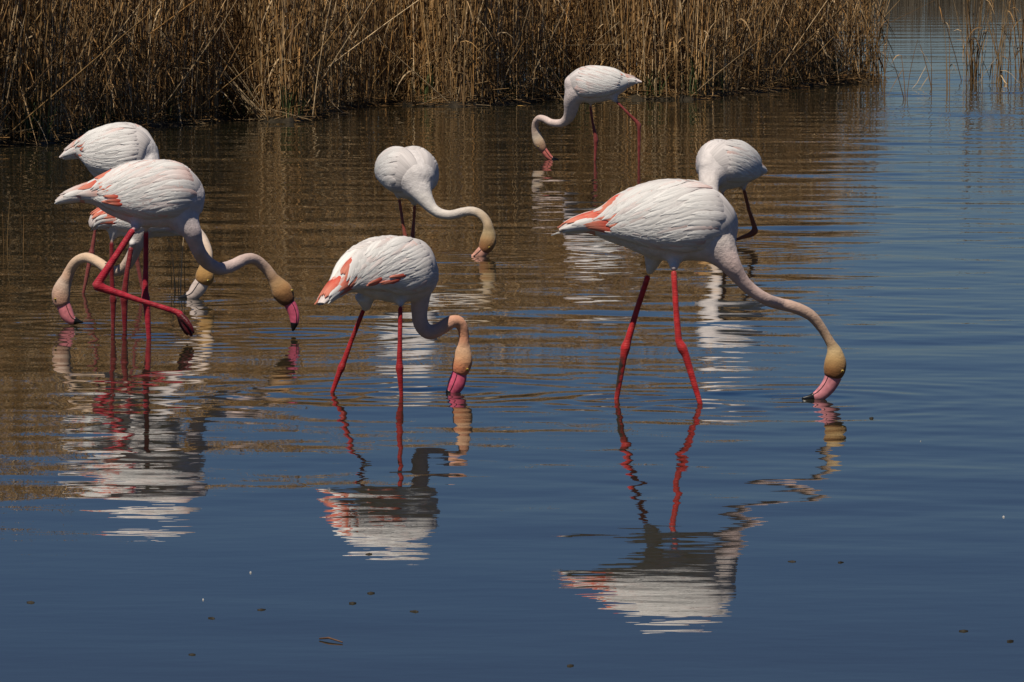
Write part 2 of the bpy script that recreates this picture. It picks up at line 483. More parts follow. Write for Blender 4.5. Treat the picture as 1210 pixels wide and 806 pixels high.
def flamingo(spec):
    foot_y = spec["foot_y"]
    Y0 = on_water(605, foot_y)[1]
    px2m = Y0 / FPX
    def pt(p):
        dy = p[3] if len(p) > 3 else 0.0
        return at_depth(p[0], p[1], Y0 + dy)
    rs_k = spec.get("width", 0.82)
    # the bill tip meets the water: how much nearer or farther than the feet the head must be
    bt = spec["bill"][-1]
    want = np.clip(on_water(bt[0], spec.get("dip_y", bt[1] - spec.get("tip_gap", 0)))[1] + 0.03 - Y0, -0.32, 0.32)
    def shifted(lst, w0, w1):
        out = []
        for k, p in enumerate(lst):
            w = w0 + (w1 - w0) * k / max(1, len(lst) - 1)
            w = w * w * (3 - 2 * w)
            out.append((p[0], p[1], p[2], (p[3] if len(p) > 3 else 0.0) * (1 - w) + want * w))
        return out
    spec["neck"] = shifted(spec["neck"], 0, 1)
    spec["head"] = shifted(spec["head"], 1, 1)
    spec["bill"] = shifted(spec["bill"], 1, 1)
    spec["eye"] = (spec["eye"][0], spec["eye"][1], want)
    feet = [pt(l[-1]) for l in spec["legs"]]
    org = np.mean(feet, 0); org[2] = 0.0
    root = bpy.data.objects.new("flamingo", None)
    root.empty_display_size = 0.2
    root.location = org
    COL.objects.link(root)
    props(root, spec["label"], "flamingo", spec.get("group", "greater flamingos feeding in the lagoon"))

    # trunk
    ctrl = []
    for p in spec["trunk"]:
        c = pt(p); r = p[2] * px2m
        ctrl.append([*c, r, r * rs_k])
    ctrl = np.array(ctrl)
    # flatten the tail end sideways-wide
    h = ctrl[-1, :3] - ctrl[0, :3]; h[2] = 0; h /= np.linalg.norm(h)
    Lat = np.cross(h, [0, 0, 1.0])
    for k in range(len(ctrl)):
        t = k / (len(ctrl) - 1)
        if t < 0.3: ctrl[k, 4] = max(ctrl[k, 4], (0.018 + 0.10 * t) * spec.get("tailw", 1.0))
    tr = Trunk(ctrl, Lat)

    stain_rng = None
    chains = []       # (points, radius, side radius, L, colours, weight for smoothing)
    white = np.array(spec["white"])
    mute = lambda c: np.asarray(c) * 0.80 + np.asarray(c).mean(-1, keepdims=True) * 0.14
    tD = catmull(ctrl, 60)
    breast = np.array(spec.get("breast", white))
    tcol = np.array([white + (breast - white) * max(0, (t - 0.6) / 0.4) for t in np.linspace(0, 1, 60)])
    chains.append((tD[:, :3], np.maximum(tD[:, 3], .004), np.maximum(tD[:, 4], .004), Lat, tcol, 1.0, 28))
    # neck
    neck = np.array([[*pt(p), p[2] * px2m] for p in spec["neck"]])
    nD = catmull(neck, 10 * len(neck))
    ncol_c = catmull(np.array(spec["neck_cols"]), len(nD))
    chains.append((nD[:, :3], nD[:, 3], nD[:, 3], None, np.clip(ncol_c, 0, 1), 0.7, 18))
    # head
    head = np.array([[*pt(p), p[2] * px2m] for p in spec["head"]])
    hD = catmull(head, 8 * len(head))
    hcol = catmull(mute(np.array(spec["head_cols"])), len(hD))
    chains.append((hD[:, :3], hD[:, 3], hD[:, 3] * 0.80, np.array([0, -1.0, 0]), np.clip(hcol, 0, 1), 0.5, 18))
    # legs
    lc = np.array(spec["leg_col"])
    for li, leg in enumerate(spec["legs"]):
        P = np.array([[*pt(p), p[2] * px2m] for p in leg])
        ax = tr.C[np.argmin(np.abs(tr.C[:, 0] - P[0, 0]))]
        P[0, 1] = ax[1] + (P[0, 1] - ax[1]) * 0.45
        P[1, 1] = P[1, 1] + (ax[1] - P[1, 1]) * 0.45
        P[0, 3] *= 0.95; P[1, 3] *= 0.86
        P[3:-1, 3] *= 0.9
        kn = 3 + int(np.argmax(P[3:-1, 3])); P[kn, 3] *= 1.2; P[kn - 1, 3] *= 1.08; P[kn + 1, 3] *= 1.18
        thigh = P[:3].copy(); thigh[2, :3] = P[1, :3] * 0.6 + P[2, :3] * 0.4; thigh[2, 3] = P[2, 3] * 0.9
        th = catmull(thigh, 14)
        chains.append((th[:, :3], th[:, 3], th[:, 3], None, np.repeat(white[None] * 0.97, 14, 0), 0.6, 14))
        Q = P[2:].copy(); Q[0, 3] = Q[1, 3]
        Q[0, :3] = P[1, :3] * 0.3 + P[2, :3] * 0.7
        if not spec.get("raised") == li:
            d = Q[-1, :3] - Q[-2, :3]; d = d / abs(d[2]) * 0.13
            Q = np.vstack([Q, [*(Q[-1, :3] + d), Q[-1, 3]]])
        n = max(30, 14 * len(Q))
        t = np.linspace(0, len(Q) - 1, n); i = np.minimum(t.astype(int), len(Q) - 2); f = (t - i)[:, None]
        LD = Q[i] * (1 - f) + Q[i + 1] * f                     # straight bones, joints as control points
        col = np.repeat(lc[None], n, 0) * (0.72 + 0.5 * rng.random((n, 1)))
        col = col + np.array([0.05, 0.03, 0.02]) * rng.random((n, 1)) ** 2
        st = spec.get("stain")
        if st and st[0] == li:
            pyv = np.linspace(0, 1, n)
            stain_rng = (LD[int(n * st[2]), 2], LD[int(n * st[1]), 2], LD[:, :3].copy())
        if spec.get("raised") == li and spec.get("dark_foot"):
            col[int(n * spec["dark_foot"]):] = lc * 0.22
        chains.append((LD[:, :3], LD[:, 3], LD[:, 3], None, col, 0.12, 10))
    for toe in spec.get("toes", []):
        P = np.array([[*pt(p), p[2] * px2m] for p in toe])
        D = catmull(P, 14)
        chains.append((D[:, :3], D[:, 3], D[:, 3], None, np.repeat((lc * 0.2)[None], 14, 0), 0.1, 8))

    allV, allF, off = [], [], 0
    for (C, rn, rs, L, col, w, seg) in chains:
        V, F = tube(C, rn, rs, L, seg)
        allV.append(V); allF += [tuple(x + off for x in f) for f in F]; off += len(V)
    V = np.vstack(allV) - org
    tmp = bpy.data.meshes.new("tmp"); tmp.from_pydata([tuple(v) for v in V], [], allF)
    to = bpy.data.objects.new("tmp", tmp); COL.objects.link(to)
    rm = to.modifiers.new("r", 'REMESH'); rm.mode = 'VOXEL'; rm.voxel_size = spec.get("voxel", 0.0045)
    dg = bpy.context.evaluated_depsgraph_get()
    me = bpy.data.meshes.new_from_object(to.evaluated_get(dg))
    me.name = "body"
    bpy.data.objects.remove(to); bpy.data.meshes.remove(tmp)
    n = len(me.vertices)
    co = np.empty(n * 3, np.float32); me.vertices.foreach_get("co", co); co = co.reshape(-1, 3).astype(float)
    ed = np.empty(len(me.edges) * 2, np.int32); me.edges.foreach_get("vertices", ed); ed = ed.reshape(-1, 2)
    best = np.full(n, 1e9); col = np.zeros((n, 3)); wgt = np.zeros(n)
    dchain = []
    for (C, rn, rs, L, cc, w, seg) in chains:
        Cl = C - org
        dc = np.full(n, 1e9)
        dchain.append(dc)
        for s in range(len(Cl)):
            d = np.linalg.norm(co - Cl[s], axis=1) - rn[s] * 0.93
            np.minimum(dc, d, out=dc)
            m = d < best
            best[m] = d[m]; col[m] = cc[s]; wgt[m] = w
    if stain_rng is not None:
        zc = co[:, 2] + org[2]
        lx = np.interp(zc, stain_rng[2][::-1, 2], stain_rng[2][::-1, 0]) - org[0]
        ly = np.interp(zc, stain_rng[2][::-1, 2], stain_rng[2][::-1, 1]) - org[1]
        wob = 0.012 * np.sin(co[:, 0] * 900 + zc * 300) + 0.006 * np.sin(zc * 700)
        inz = (zc + wob > stain_rng[0]) & (zc + wob < stain_rng[1]) & (np.abs(co[:, 0] - lx) < .03) & (np.abs(co[:, 1] - ly) < .03)
        m = inz & (co[:, 0] - lx < 0.003 + 0.004 * np.sin(zc * 260))
        col[m] = (0.022, 0.019, 0.013)
    # soften colour borders a little, and the form a lot where plumage is
    cs = col.copy()
    wsm = np.where(wgt > 0.3, 1.0, 0.25)
    cs = smooth_mesh(cs, ed, wsm, 14)
    co2 = smooth_mesh(co, ed, wgt, 8)
    # blend neck and thighs into the trunk
    rest = np.minimum(dchain[1], np.min(dchain[3::2][:len(spec['legs'])], axis=0))
    blend = np.exp(-((dchain[0] - rest) / 0.016) ** 2) * (np.maximum(dchain[0], rest) < 0.05)
    blend = np.clip(smooth_mesh(blend[:, None], ed, np.ones(n), 6)[:, 0], 0, 1) * (wgt > 0.5)
    co2 = smooth_mesh(co2, ed, blend, 40)
    cs = smooth_mesh(cs, ed, blend, 25)
    rn_ = np.random.default_rng(spec["seed"] + 40).normal(0, 1, (n, 1))
    fuzz = smooth_mesh(rn_, ed, np.ones(n), 2) * 0.6 + smooth_mesh(rn_[::-1].copy(), ed, np.ones(n), 14) * 1.1
    nrm = np.empty(n * 3, np.float32); me.vertices.foreach_get("normal", nrm); nrm = nrm.reshape(-1, 3)
    amp = np.where(wgt > 0.9, 0.0015, np.where(wgt > 0.3, 0.0006, 0.0002))
    co2 = co2 + nrm * fuzz * amp[:, None]
    me.vertices.foreach_set("co", co2.astype(np.float32).ravel())
    me.materials.clear()
    body = finish("body", me, M_BODY, root, colors=cs)

    # bill
    B = np.array([[*pt(p), p[2] * px2m] for p in spec["bill"]])
    bD = catmull(B, 8 * (len(B) - 1) + 1)
    kb = int(spec.get("bill_split", 0.75) * (len(bD) - 1))
    Lh = np.array([0, -1.0, 0])
    Vb, Fb = tube(bD[:kb + 1, :3], bD[:kb + 1, 3], bD[:kb + 1, 3] * 0.62, Lh, 16)
    bc = np.repeat(np.array(spec["bill_col"])[None], len(Vb), 0)
    bill = mesh_obj("bill", Vb - org, Fb, M_BILL, root, colors=bc)
    Vt, Ft = tube(bD[kb:, :3], bD[kb:, 3] * 1.02, bD[kb:, 3] * 0.65, Lh, 16)
    mesh_obj("bill_tip", Vt - org, Ft, M_BLACK, bill)
    # gape: the dark line between the mandibles, along both sides
    g = bD[2:kb + 1]
    _, gN, gS = frames(bD[:, :3], Lh)
    gN, gS = gN[2:kb + 1], gS[2:kb + 1]
    go = spec.get("gape", 0.35)
    for sd in (1, -1):
        c = g[:, :3] + gN * (g[:, 3] * go)[:, None] + gS * (sd * g[:, 3] * 0.62 * math.sqrt(max(0, 1 - go * go)))[:, None]
        rr = np.full(len(c), max(0.0011, 0.45 * px2m))
        Vg, Fg = tube(c, rr, rr, None, 6)
        mesh_obj("gape_line", Vg - org, Fg, M_BLACK, bill)
    # eyes
    e = spec["eye"]
    ec = pt((e[0], e[1], 0, e[2] if len(e) > 2 else 0.0))
    hc = hD[np.argmin(np.linalg.norm(hD[:, :3] - ec, axis=1))]
    for sd in (-1, 1):
        c = ec.copy(); dz = max(0.0, 1 - (np.linalg.norm(ec - hc[:3]) / max(hc[3], 1e-4)) ** 2)
        c[1] = hc[1] + sd * hc[3] * 0.80 * math.sqrt(max(dz, 0.25)) * 0.97
        V, F = tube(np.array([c + [0, sd * (-0.0030), 0], c, c + [0, sd * 0.0030, 0]]), np.array([.0036, .0050, .0030]), np.array([.0036, .0050, .0030]), None, 10)
        eye = mesh_obj("eye", V - org, F, M_EYE, root)
        V, F = tube(np.array([c + [0, sd * 0.002, 0], c + [0, sd * 0.0046, 0]]), np.array([.0024, .0016]), np.array([.0024, .0016]), None, 8)
        mesh_obj("pupil", V - org, F, M_PUPIL, eye)

    # wings and feathers
    vis = spec.get("visible", {1, -1})
    fs = spec.get("fscale", 1.0)
    coral = spec.get("coral", 1.0)
    pink = spec.get("pink", 0.15)
    R = np.random.default_rng(spec["seed"])
    scale = tr.len / 0.52
    for side in (1, -1):
        us = np.linspace(0.15, 0.95, 26); vs = np.linspace(0.08, 2.40, 16)
        U, Vv = np.meshgrid(us, vs * side, indexing='ij')
        Hh = np.full_like(U, 0.0008)
        Hh[0, :] = Hh[-1, :] = -0.006; Hh[:, 0] = Hh[:, -1] = -0.006
        P = tr(U, Vv, Hh).reshape(-1, 3) - org
        F = []
        for i in range(25):
            for j in range(15):
                a = i * 16 + j
                f = (a, a + 1, a + 17, a + 16)
                F.append(f if side > 0 else f[::-1])
        uv = np.stack([(np.abs(Vv) - 0.08) / 2.35, 1 - (U - 0.15) / 0.8], -1).reshape(-1, 2)
        wing = mesh_obj("wing", P, F, M_FW if pink < 0.5 else M_FP, root, uvs=uv)
        full = side in vis
        # coral greater coverts showing below and behind the scapulars
        lf = spec.get("lift", 1.0)
        cu0 = spec.get("coral_u", 0.34)
        if full and coral > 0:
            nco = int(14 * coral)
            for k in range(nco):
                t = (k + 0.5) / nco
                feather(tr, cu0 + 0.12 * t + R.normal(0, .014), side * (0.25 + 1.72 * t), 0.085 * scale * fs * R.uniform(.8, 1.15), 0.021 * scale,
                        0.20 + R.normal(0, .07), M_FO if R.random() < 0.8 else M_FT, wing, org, lift=0.002, base_h=0.003, pointed=0.3)
        # scapulars and tertials: long lanceolate feathers, rows laid from the rear so that front rows lap over
            nrear = int(9 * coral * spec.get("rear", 1.0))
            for k in range(nrear):
                t = (k + 0.5) / nrear
                feather(tr, cu0 - 0.10 + 0.07 * t + R.normal(0, .014), side * (0.45 + 1.45 * t), 0.10 * scale * fs * R.uniform(.8, 1.15), 0.020 * scale,
                        0.06 + R.normal(0, .05), M_FO if R.random() < 0.85 else M_FT, wing, org, lift=0.002, base_h=0.0025, pointed=0.3)
        for row in range(6):
            cnt = 15 if full else 3
            for k in range(cnt):
                v = side * (0.05 + 1.66 * (k + 0.5 * (row % 2)) / 15 + R.normal(0, .02))
                u = cu0 + 0.255 + 0.054 * row - 0.13 * max(0.0, 1 - abs(v) / 0.9) + R.normal(0, .012)
                ln = (0.180 - 0.013 * row) * scale * fs * R.uniform(.85, 1.15)
                al = 0.56 - 0.12 * abs(v) + R.normal(0, .045)
                m = M_FP if R.random() < pink else M_FW
                feather(tr, u, v, ln, (0.024 - 0.0008 * row) * scale * R.uniform(.75, 1.2), al, m, wing, org,
                        lift=0.0016 * lf, base_h=0.0038 + 0.0002 * row, pointed=0.15)
        # lower lesser coverts and flank: the pale lobe along the side
        if full:
            for row in range(6):
                for k in range(9):
                    v = side * (1.60 + 0.088 * k + R.normal(0, .02))
                    u = 0.54 + 0.068 * row + 0.02 * (k % 2) - 0.010 * k + R.normal(0, .012)
                    m = M_FP if R.random() < pink else M_FW
                    feather(tr, u, v, 0.105 * scale * fs * R.uniform(.8, 1.2), 0.022 * scale,
                            0.20 - 0.06 * k + R.normal(0, .07), m, wing, org, lift=0.0018 * lf, base_h=0.0038, pointed=0.2)
        # single coral coverts that show through lower down
        if full:
            for (pu, pv, pl) in spec.get("patch", []):
                feather(tr, pu, side * pv, pl * 1.2 * scale, 0.013 * scale, 0.10 + R.normal(0, .06), M_FO, wing, org, lift=0.002, base_h=0.0068, pointed=0.0)
    # tail
    us = np.linspace(0.0, 0.20, 8); vs = np.linspace(0, 2 * math.pi, 17)[:-1]
    U, Vv = np.meshgrid(us, vs, indexing='ij')
    P = tr(U, Vv, np.full_like(U, 0.001)).reshape(-1, 3) - org
    F = [(i * 16 + j, i * 16 + (j + 1) % 16, (i + 1) * 16 + (j + 1) % 16, (i + 1) * 16 + j) for i in range(7) for j in range(16)]
    uv = np.stack([Vv / 6.3, 1 - U * 5], -1).reshape(-1, 2)
    tail = mesh_obj("tail", P, F, M_FT, root, uvs=uv)
    for k in range(13):
        v = -2.6 + 5.2 * k / 12
        up = abs(v) < 1.0
        feather(tr, 0.21 + 0.015 * R.normal(), v, (0.088 + 0.018 * (k % 3 == 1)) * scale * fs * R.uniform(.85, 1.15), 0.020 * scale, R.normal(0, .05),
                (M_FO if coral > 0.5 and spec.get("tail_coral", 0) > R.random() else M_FT) if up else M_FW, tail, org, lift=0.004, base_h=0.003, pointed=0.15)
    # rings on the water round the legs and the bill
    for f in feet:
        RIPPLE_SRC.append((f[0], f[1], 0.0011, 0.15, 0.26))
    bt = pt(spec["bill"][-1])
    RIPPLE_SRC.append((bt[0], bt[1], 0.0013, 0.17, 0.42))
    return root

W0 = (0.79, 0.72, 0.66)
MUST = lin(196, 140, 66); MUST2 = lin(170, 105, 40)
def cols(*a): return [tuple(x) for x in a]

SPECS = []
# A: the large bird striding in front on the right
SPECS.append(dict(seed=1, label="large white flamingo with bright red legs and long outstretched neck, coral patch at its tail", foot_y=475, voxel=0.004,
    white=W0, breast=(0.74, 0.60, 0.55), pink=0.14, visible={1}, coral=1.0, tail_coral=0.9, coral_u=0.36,
    trunk=[(661,272,1.5),(672,268.5,6),(685,265,9.5),(703,263,15),(722,263,24),(745,261,35),(770,261,44),(795,262,47.5),(820,264,46.5),(842,273,39),(857,284,25),(865,290,9)],
    neck=[(826,276,35,0),(845,289,26.5,-.02),(856,302,18,-.04),(865,315,12.3,-.06),(874,328,9.2,-.07),(886,341,7.9,-.08),(905,353.5,7.5,-.08),(921,359,7.4),(938,363,7.3),(957,372,7),(968,384,6.2),(976,396,5.6),(983,408,6.2)],
    neck_cols=cols((0.74,0.66,0.63),(0.72,0.55,0.50),(0.70,0.50,0.44),(0.68,0.48,0.41),(0.62,0.42,0.33),(0.54,0.36,0.25),(0.52,0.34,0.20)),
    head=[(983,407,6.3),(986,416,9.6),(987,427,13.2),(986,437,13.4),(984,445,11)],
    head_cols=cols(lin(185,148,108),lin(208,174,118),lin(198,152,86),lin(160,102,42),lin(132,76,36)),
    bill=[(985,444,10.4),(981.5,452,9.6),(976,460,8.8),(968,467,7.6),(958,470,4.2),(948,471,1.5)], bill_split=0.74, bill_col=(0.72,0.27,0.29), gape=-0.62,
    tip_gap=-1.5, eye=(995,438),
    leg_col=lin(196,42,46),
    legs=[[(774,295,16,.05),(769,315,8,.08),(764,331,4.4,.09),(752,368,4.1,.09),(742,402,4.6,.09),(739,411,5.8,.09),(737,421,4.3,.09),(728,474,3.1,.09)],
          [(797,297,15,-.05),(797,313,8,-.08),(796,325,4.6,-.09),(799,368,4.2,-.09),(802,403,4.6,-.09),(806,411,5.9,-.09),(810,419,4.5,-.09),(828,479,3.3,-.09)]],
    stain=(0,0.66,0.80)))
# B: smaller bird in the middle, head straight down
SPECS.append(dict(seed=2, label="small flamingo with coral tail fan, dark red legs and orange-pink head dipped straight down", foot_y=466, voxel=0.004,
    white=W0, breast=(0.70, 0.60, 0.57), pink=0.2, visible={1}, coral=0.8, tail_coral=1.0, tailw=0.8,
    patch=[(0.64,1.66,.06),(0.61,1.76,.07),(0.58,1.86,.06),(0.49,1.72,.05),(0.47,1.82,.045)],
    trunk=[(379,359,1.5,-.16),(386,351,6,-.14),(396,341.5,10.5,-.12),(412,329,18.5,-.08),(430,322,28.5,-.05),(448,319.5,35,-.02),(468,320,38.5,.02),(487,320.5,36,.05),(502,322,28.5,.08),(511,321,14,.10)],
    neck=[(492,324,24,.06),(497,338,16,.07),(496.5,353,12,.07),(495.5,370,9.7,.07),(498.5,385,9.2,.07),(508,393,8.7,.06),(521,388,8.2,.06),(532,381,8,.06),(541,380,7.4,.06),(546.5,387,6.9,.06),(548,397,6.4,.06),(548,407,7.2,.06)],
    neck_cols=cols((0.70,0.58,0.54),(0.66,0.48,0.42),(0.64,0.42,0.34),(0.70,0.38,0.26),(0.76,0.36,0.21),(0.74,0.33,0.19)),
    head=[(548,405,7,.05),(547.5,414,9.6,.05),(547,425,11.8,.05),(545,434,11.5,.05),(543,441,9.5,.05)],
    head_cols=cols((0.82,0.36,0.18),(0.86,0.48,0.25),(0.85,0.40,0.17),(0.78,0.22,0.07),(0.72,0.22,0.12)),
    dip_y=463, bill=[(543,440,8.8,.05),(541.5,447,9.8,.05),(538.5,455,10,.05),(533,464,7,.05),(526,470,3,.05)], bill_split=0.75, bill_col=(0.72,0.12,0.20), gape=-0.3,
    eye=(552,436,.05),
    leg_col=lin(172,34,40),
    legs=[[(432,348,14,.06),(433,360,7.5,.07),(428,369,3.6,.08),(415,403,3.3,.08),(406,428,3.8,.08),(403.5,434,4.6,.08),(401,440,3.6,.08),(391,468,2.6,.08)],
          [(472,350,13,-.04),(473,358,7,-.05),(473,366,3.7,-.05),(472.5,402,3.3,-.05),(472,428,3.9,-.05),(472,435,4.8,-.05),(472.5,442,3.7,-.05),(474,465,2.7,-.05)]]))
# C: striding bird at the left, one leg lifted
SPECS.append(dict(seed=3, label="pinkish flamingo striding with one crimson leg lifted and folded, neck stretched in an S", foot_y=402, voxel=0.0042,
    white=(0.76,0.69,0.68), breast=(0.70,0.60,0.59), pink=0.35, visible={1}, coral=1.0, rear=0.3, tail_coral=0.15,
    coral_u=0.42, patch=[(0.47,1.62,.05),(0.49,1.74,.055),(0.50,1.86,.05),(0.44,1.80,.045)],
    trunk=[(66,238,1.5),(76,234.5,5),(94,229.5,10),(113,228,15.5),(132,229,26),(155,229,35.5),(178,230,39),(198,231,38.5),(215,236,34),(228,243,24),(235,248,11)],
    neck=[(212,250,25,0),(221,265,16.5,-.02),(227,275,12,-.04),(230.5,286,9.4,-.05),(235,297,8.5,-.06),(242.5,308,8.3),(251,314.5,8),(261,317.7,7.6),(274.5,314,7.6),(287,307.5,7),(297,305.5,6.7),(306,309.5,6.6),(315,318,6.5),(322.5,328.5,6.8)],
    neck_cols=cols((0.70,0.60,0.59),(0.66,0.52,0.49),(0.64,0.48,0.44),(0.66,0.50,0.45),(0.62,0.44,0.36),(0.50,0.31,0.18)),
    head=[(322,328,6.8),(328,336,10),(333.5,344.5,13),(338.5,353,10.8),(341.5,358.5,7.5)],
    head_cols=cols(lin(165,120,88),lin(190,146,92),lin(172,120,62),lin(132,80,38),lin(108,48,36)),
    bill=[(341,357,7),(345,364,7),(347.5,372,6.4),(348,380,5.3),(347,386,3.4),(346,391,1.2)], bill_split=0.66, bill_col=(0.70,0.12,0.20), gape=0.45,
    tip_gap=-2, eye=(345,343),
    leg_col=lin(178,34,54),
    legs=[[(163,255,14,-.04),(160,267,8,-.07),(155,275,5,-.08),(136,304,4.6,-.08),(118,331,5.2,-.08),(115,337.5,6.2,-.08),(124,341.5,4.8,-.08),(165,355,3.6,-.08),(207,368,4,-.08),(213,371.5,4.6,-.08)],
          [(174,258,13,.03),(173,267,6.5,.04),(172.5,276,3.8,.05),(172.3,315,3.6,.05),(171.5,345,4.3,.05),(172,353,5.2,.05),(173.5,361,4.2,.05),(176,402,3,.05)]],
    raised=0, toes=[[(212,371,4.4,-.08),(217,380,4.4,-.08),(222,390,3.6,-.09),(227,397,2,-.09)],[(212,371,4.2,-.08),(215,382,4,-.06),(219,391,3,-.05),(222,396,1.8,-.05)],[(213,372,4,-.08),(220,379,3.6,-.10),(226,387,2.8,-.11),(229,394,1.6,-.11)]]))
# D: white bird behind C, mustard head and pale bill
SPECS.append(dict(seed=4, label="white flamingo near the reeds behind the striding bird, mustard head and pale cream bill", foot_y=347, voxel=0.0055,
    white=(0.78,0.72,0.70), breast=(0.74,0.68,0.67), pink=0.08, visible={1}, coral=0.4, rear=0.0, tail_coral=0.0,
    trunk=[(72,186,1.5,.06),(82,181.5,6.5,.05),(95,177,13,.04),(108,178,22,.03),(125,182,33,.01),(144,184,37,0),(162,187,33.5,-.02),(176,190,24,-.03),(183,192,11,-.04)],
    neck=[(170,196,22,-.03),(182,212,14,-.03),(194,229,10,-.03),(208,248,8,-.03),(225,266,6.9,-.03),(238,281,6.6,-.03),(244.5,296,6.4,-.03),(245,307,6.6,-.03),(242.5,316,7.4,-.03)],
    neck_cols=cols((0.74,0.68,0.66),(0.72,0.64,0.60),(0.70,0.58,0.50),(0.66,0.50,0.38),(0.58,0.40,0.22)),
    head=[(243,314,7.4,-.03),(242.5,321,10,-.03),(241.5,328,11.5,-.03),(239,334,9.5,-.03)],
    head_cols=cols(lin(195,150,85),lin(200,150,75),lin(195,140,60),lin(175,115,45)),
    bill=[(239,333,8.5,-.03),(234,341,9,-.03),(228,348,7.5,-.03),(220,351,4.5,-.03),(211,352,1.3,-.03)], bill_split=0.72, bill_col=(0.72,0.58,0.50), gape=-0.35,
    tip_gap=-3, eye=(246,331,-.03),
    leg_col=lin(138,66,62),
    legs=[[(128,205,12,.05),(121,222,6,.06),(116,240,3,.06),(112,275,2.5,.06),(109,294,3,.06),(108,300,4,.06),(106.5,306,3,.06),(98,349,2.1,.06)],
          [(150,208,12,-.04),(153,222,6,-.05),(155,240,3,-.05),(158,275,2.5,-.05),(160,297,3,-.05),(161,303,3.8,-.05),(162,309,3,-.05),(169,345,2.1,-.05)]]))
# E: bird half hidden behind C, neck doubled back to the left
SPECS.append(dict(seed=5, label="half-hidden flamingo behind the striding bird, peach neck looped back under its own tail", foot_y=391, voxel=0.0048,
    white=(0.74,0.69,0.66), breast=(0.72,0.66,0.63), pink=0.2, visible={1}, coral=0.9, tail_coral=1.0,
    trunk=[(108,268,3,.06),(112,263,9,.06),(120,259,13,.07),(132,257,18,.08),(146,256,25,.09),(163,255,30,.10),(182,258,26,.10),(198,265,17,.10),(209,271,10,.10),(216,276,4,.10)],
    neck=[(170,266,16,.06),(165,278,11,.05),(160,292,8.5,.04),(153,308,7.4,.03),(143,319,6.8,.02),(130,319.5,6.6,.02),(116,310,6.4,.02),(103,304.5,6.4,.02),(91,308.5,6.4,.02),(83,319,6.6,.02),(78,331,7.8,.02)],
    neck_cols=cols((0.70,0.62,0.58),(0.68,0.54,0.46),(0.70,0.50,0.38),(0.74,0.52,0.36),(0.74,0.52,0.36),(0.72,0.42,0.28)),
    head=[(78.5,329,7.5,.02),(74.5,338,10,.02),(72,347,11.3,.02),(72.5,355,10.6,.02),(74,360,9,.02)],
    head_cols=cols((0.72,0.48,0.33),(0.72,0.50,0.36),(0.70,0.40,0.26),(0.70,0.34,0.20),(0.68,0.30,0.20)),
    bill=[(74,358,8.2,.02),(77,366,8.4,.02),(80,373,8,.02),(85,378,6,.02),(93,380,2.6,.02),(98,381,1,.02)], bill_split=0.68, bill_col=(0.76,0.24,0.26), gape=0.4,
    eye=(66,353,.02),
    leg_col=lin(120,22,32),
    legs=[[(138,268,13,.06),(133,280,6.5,.06),(131.3,290,3.4,.06),(132,325,3.1,.06),(133.3,348,3.6,.06),(133.7,354,4.4,.06),(133.7,360,3.4,.06),(133.5,390,2.5,.06)],
          [(158,272,12,0),(156,285,6,0),(154,297,3.8,-.01),(149.5,325,3.6,-.01),(147,347,4.4,-.01),(146.6,353,5,-.01),(146.8,360,4,-.01),(147.5,393,2.8,-.01)]]))
# F: bird behind B, turned towards us
SPECS.append(dict(lift=0.45, seed=6, label="rounded white flamingo facing forward, slim pale neck curving sideways to a tan head", foot_y=298, voxel=0.0055,
    white=(0.78,0.71,0.68), breast=(0.76,0.70,0.67), pink=0.12, visible={1,-1}, coral=0.0, fscale=0.85, width=0.95,
    trunk=[(449,203,2,.36),(453,201,8,.32),(459,200,14,.26),(466,200,21,.18),(474,201.5,26.5,.09),(482,204.5,29.5,0),(489,208.5,29,-.07),(495,214,22,-.12),(498,219,12,-.15)],
    neck=[(491,214,22,-.10),(497,226,15,-.13),(503,236,10,-.14),(511,246.5,7,-.14),(521,252.5,6.1,-.13),(533,254,5.8,-.12),(546,251,5.8,-.11),(556,249.5,5.6,-.1),(565,251.5,5.4,-.1),(572,257,5.4,-.1),(576,264,5.6,-.1),(577.5,271,6.3,-.1)],
    neck_cols=cols((0.76,0.70,0.67),(0.74,0.68,0.63),(0.72,0.64,0.57),(0.72,0.62,0.53),(0.52,0.40,0.28),(0.46,0.32,0.19)),
    head=[(577.3,270,6.4,-.1),(577.5,277,8.6,-.1),(576.5,285,10,-.1),(574,292,8.8,-.1),(571.5,297,6.5,-.1)],
    head_cols=cols(lin(180,150,110),lin(195,165,115),lin(190,140,80),lin(170,105,50),lin(160,95,60)),
    bill=[(572,295,6.8,-.1),(567,300,6.5,-.1),(561,304,5,-.1),(555,305,3,-.1),(549,305,1,-.1)], bill_split=0.68, bill_col=(0.72,0.36,0.26), gape=-0.4,
    tip_gap=-1.5, eye=(578,292,-.1),
    leg_col=lin(158,80,64),
    legs=[[(472,222,12,-.02),(471,231,6,-.02),(472,238,2.7,-.02),(475.5,260,2.3,-.02),(479,280,2.7,-.02),(480,286,3.2,-.02),(480.5,290,2.5,-.02),(481.5,298,2,-.02)],
          [(489,228,12,.06),(490,238,5.5,.06),(490,245,2.7,.06),(489,262,2.3,.06),(487.5,279,3,.06),(487,285,3.6,.06),(487,290,2.5,.06),(486,296,2,.06)]]))
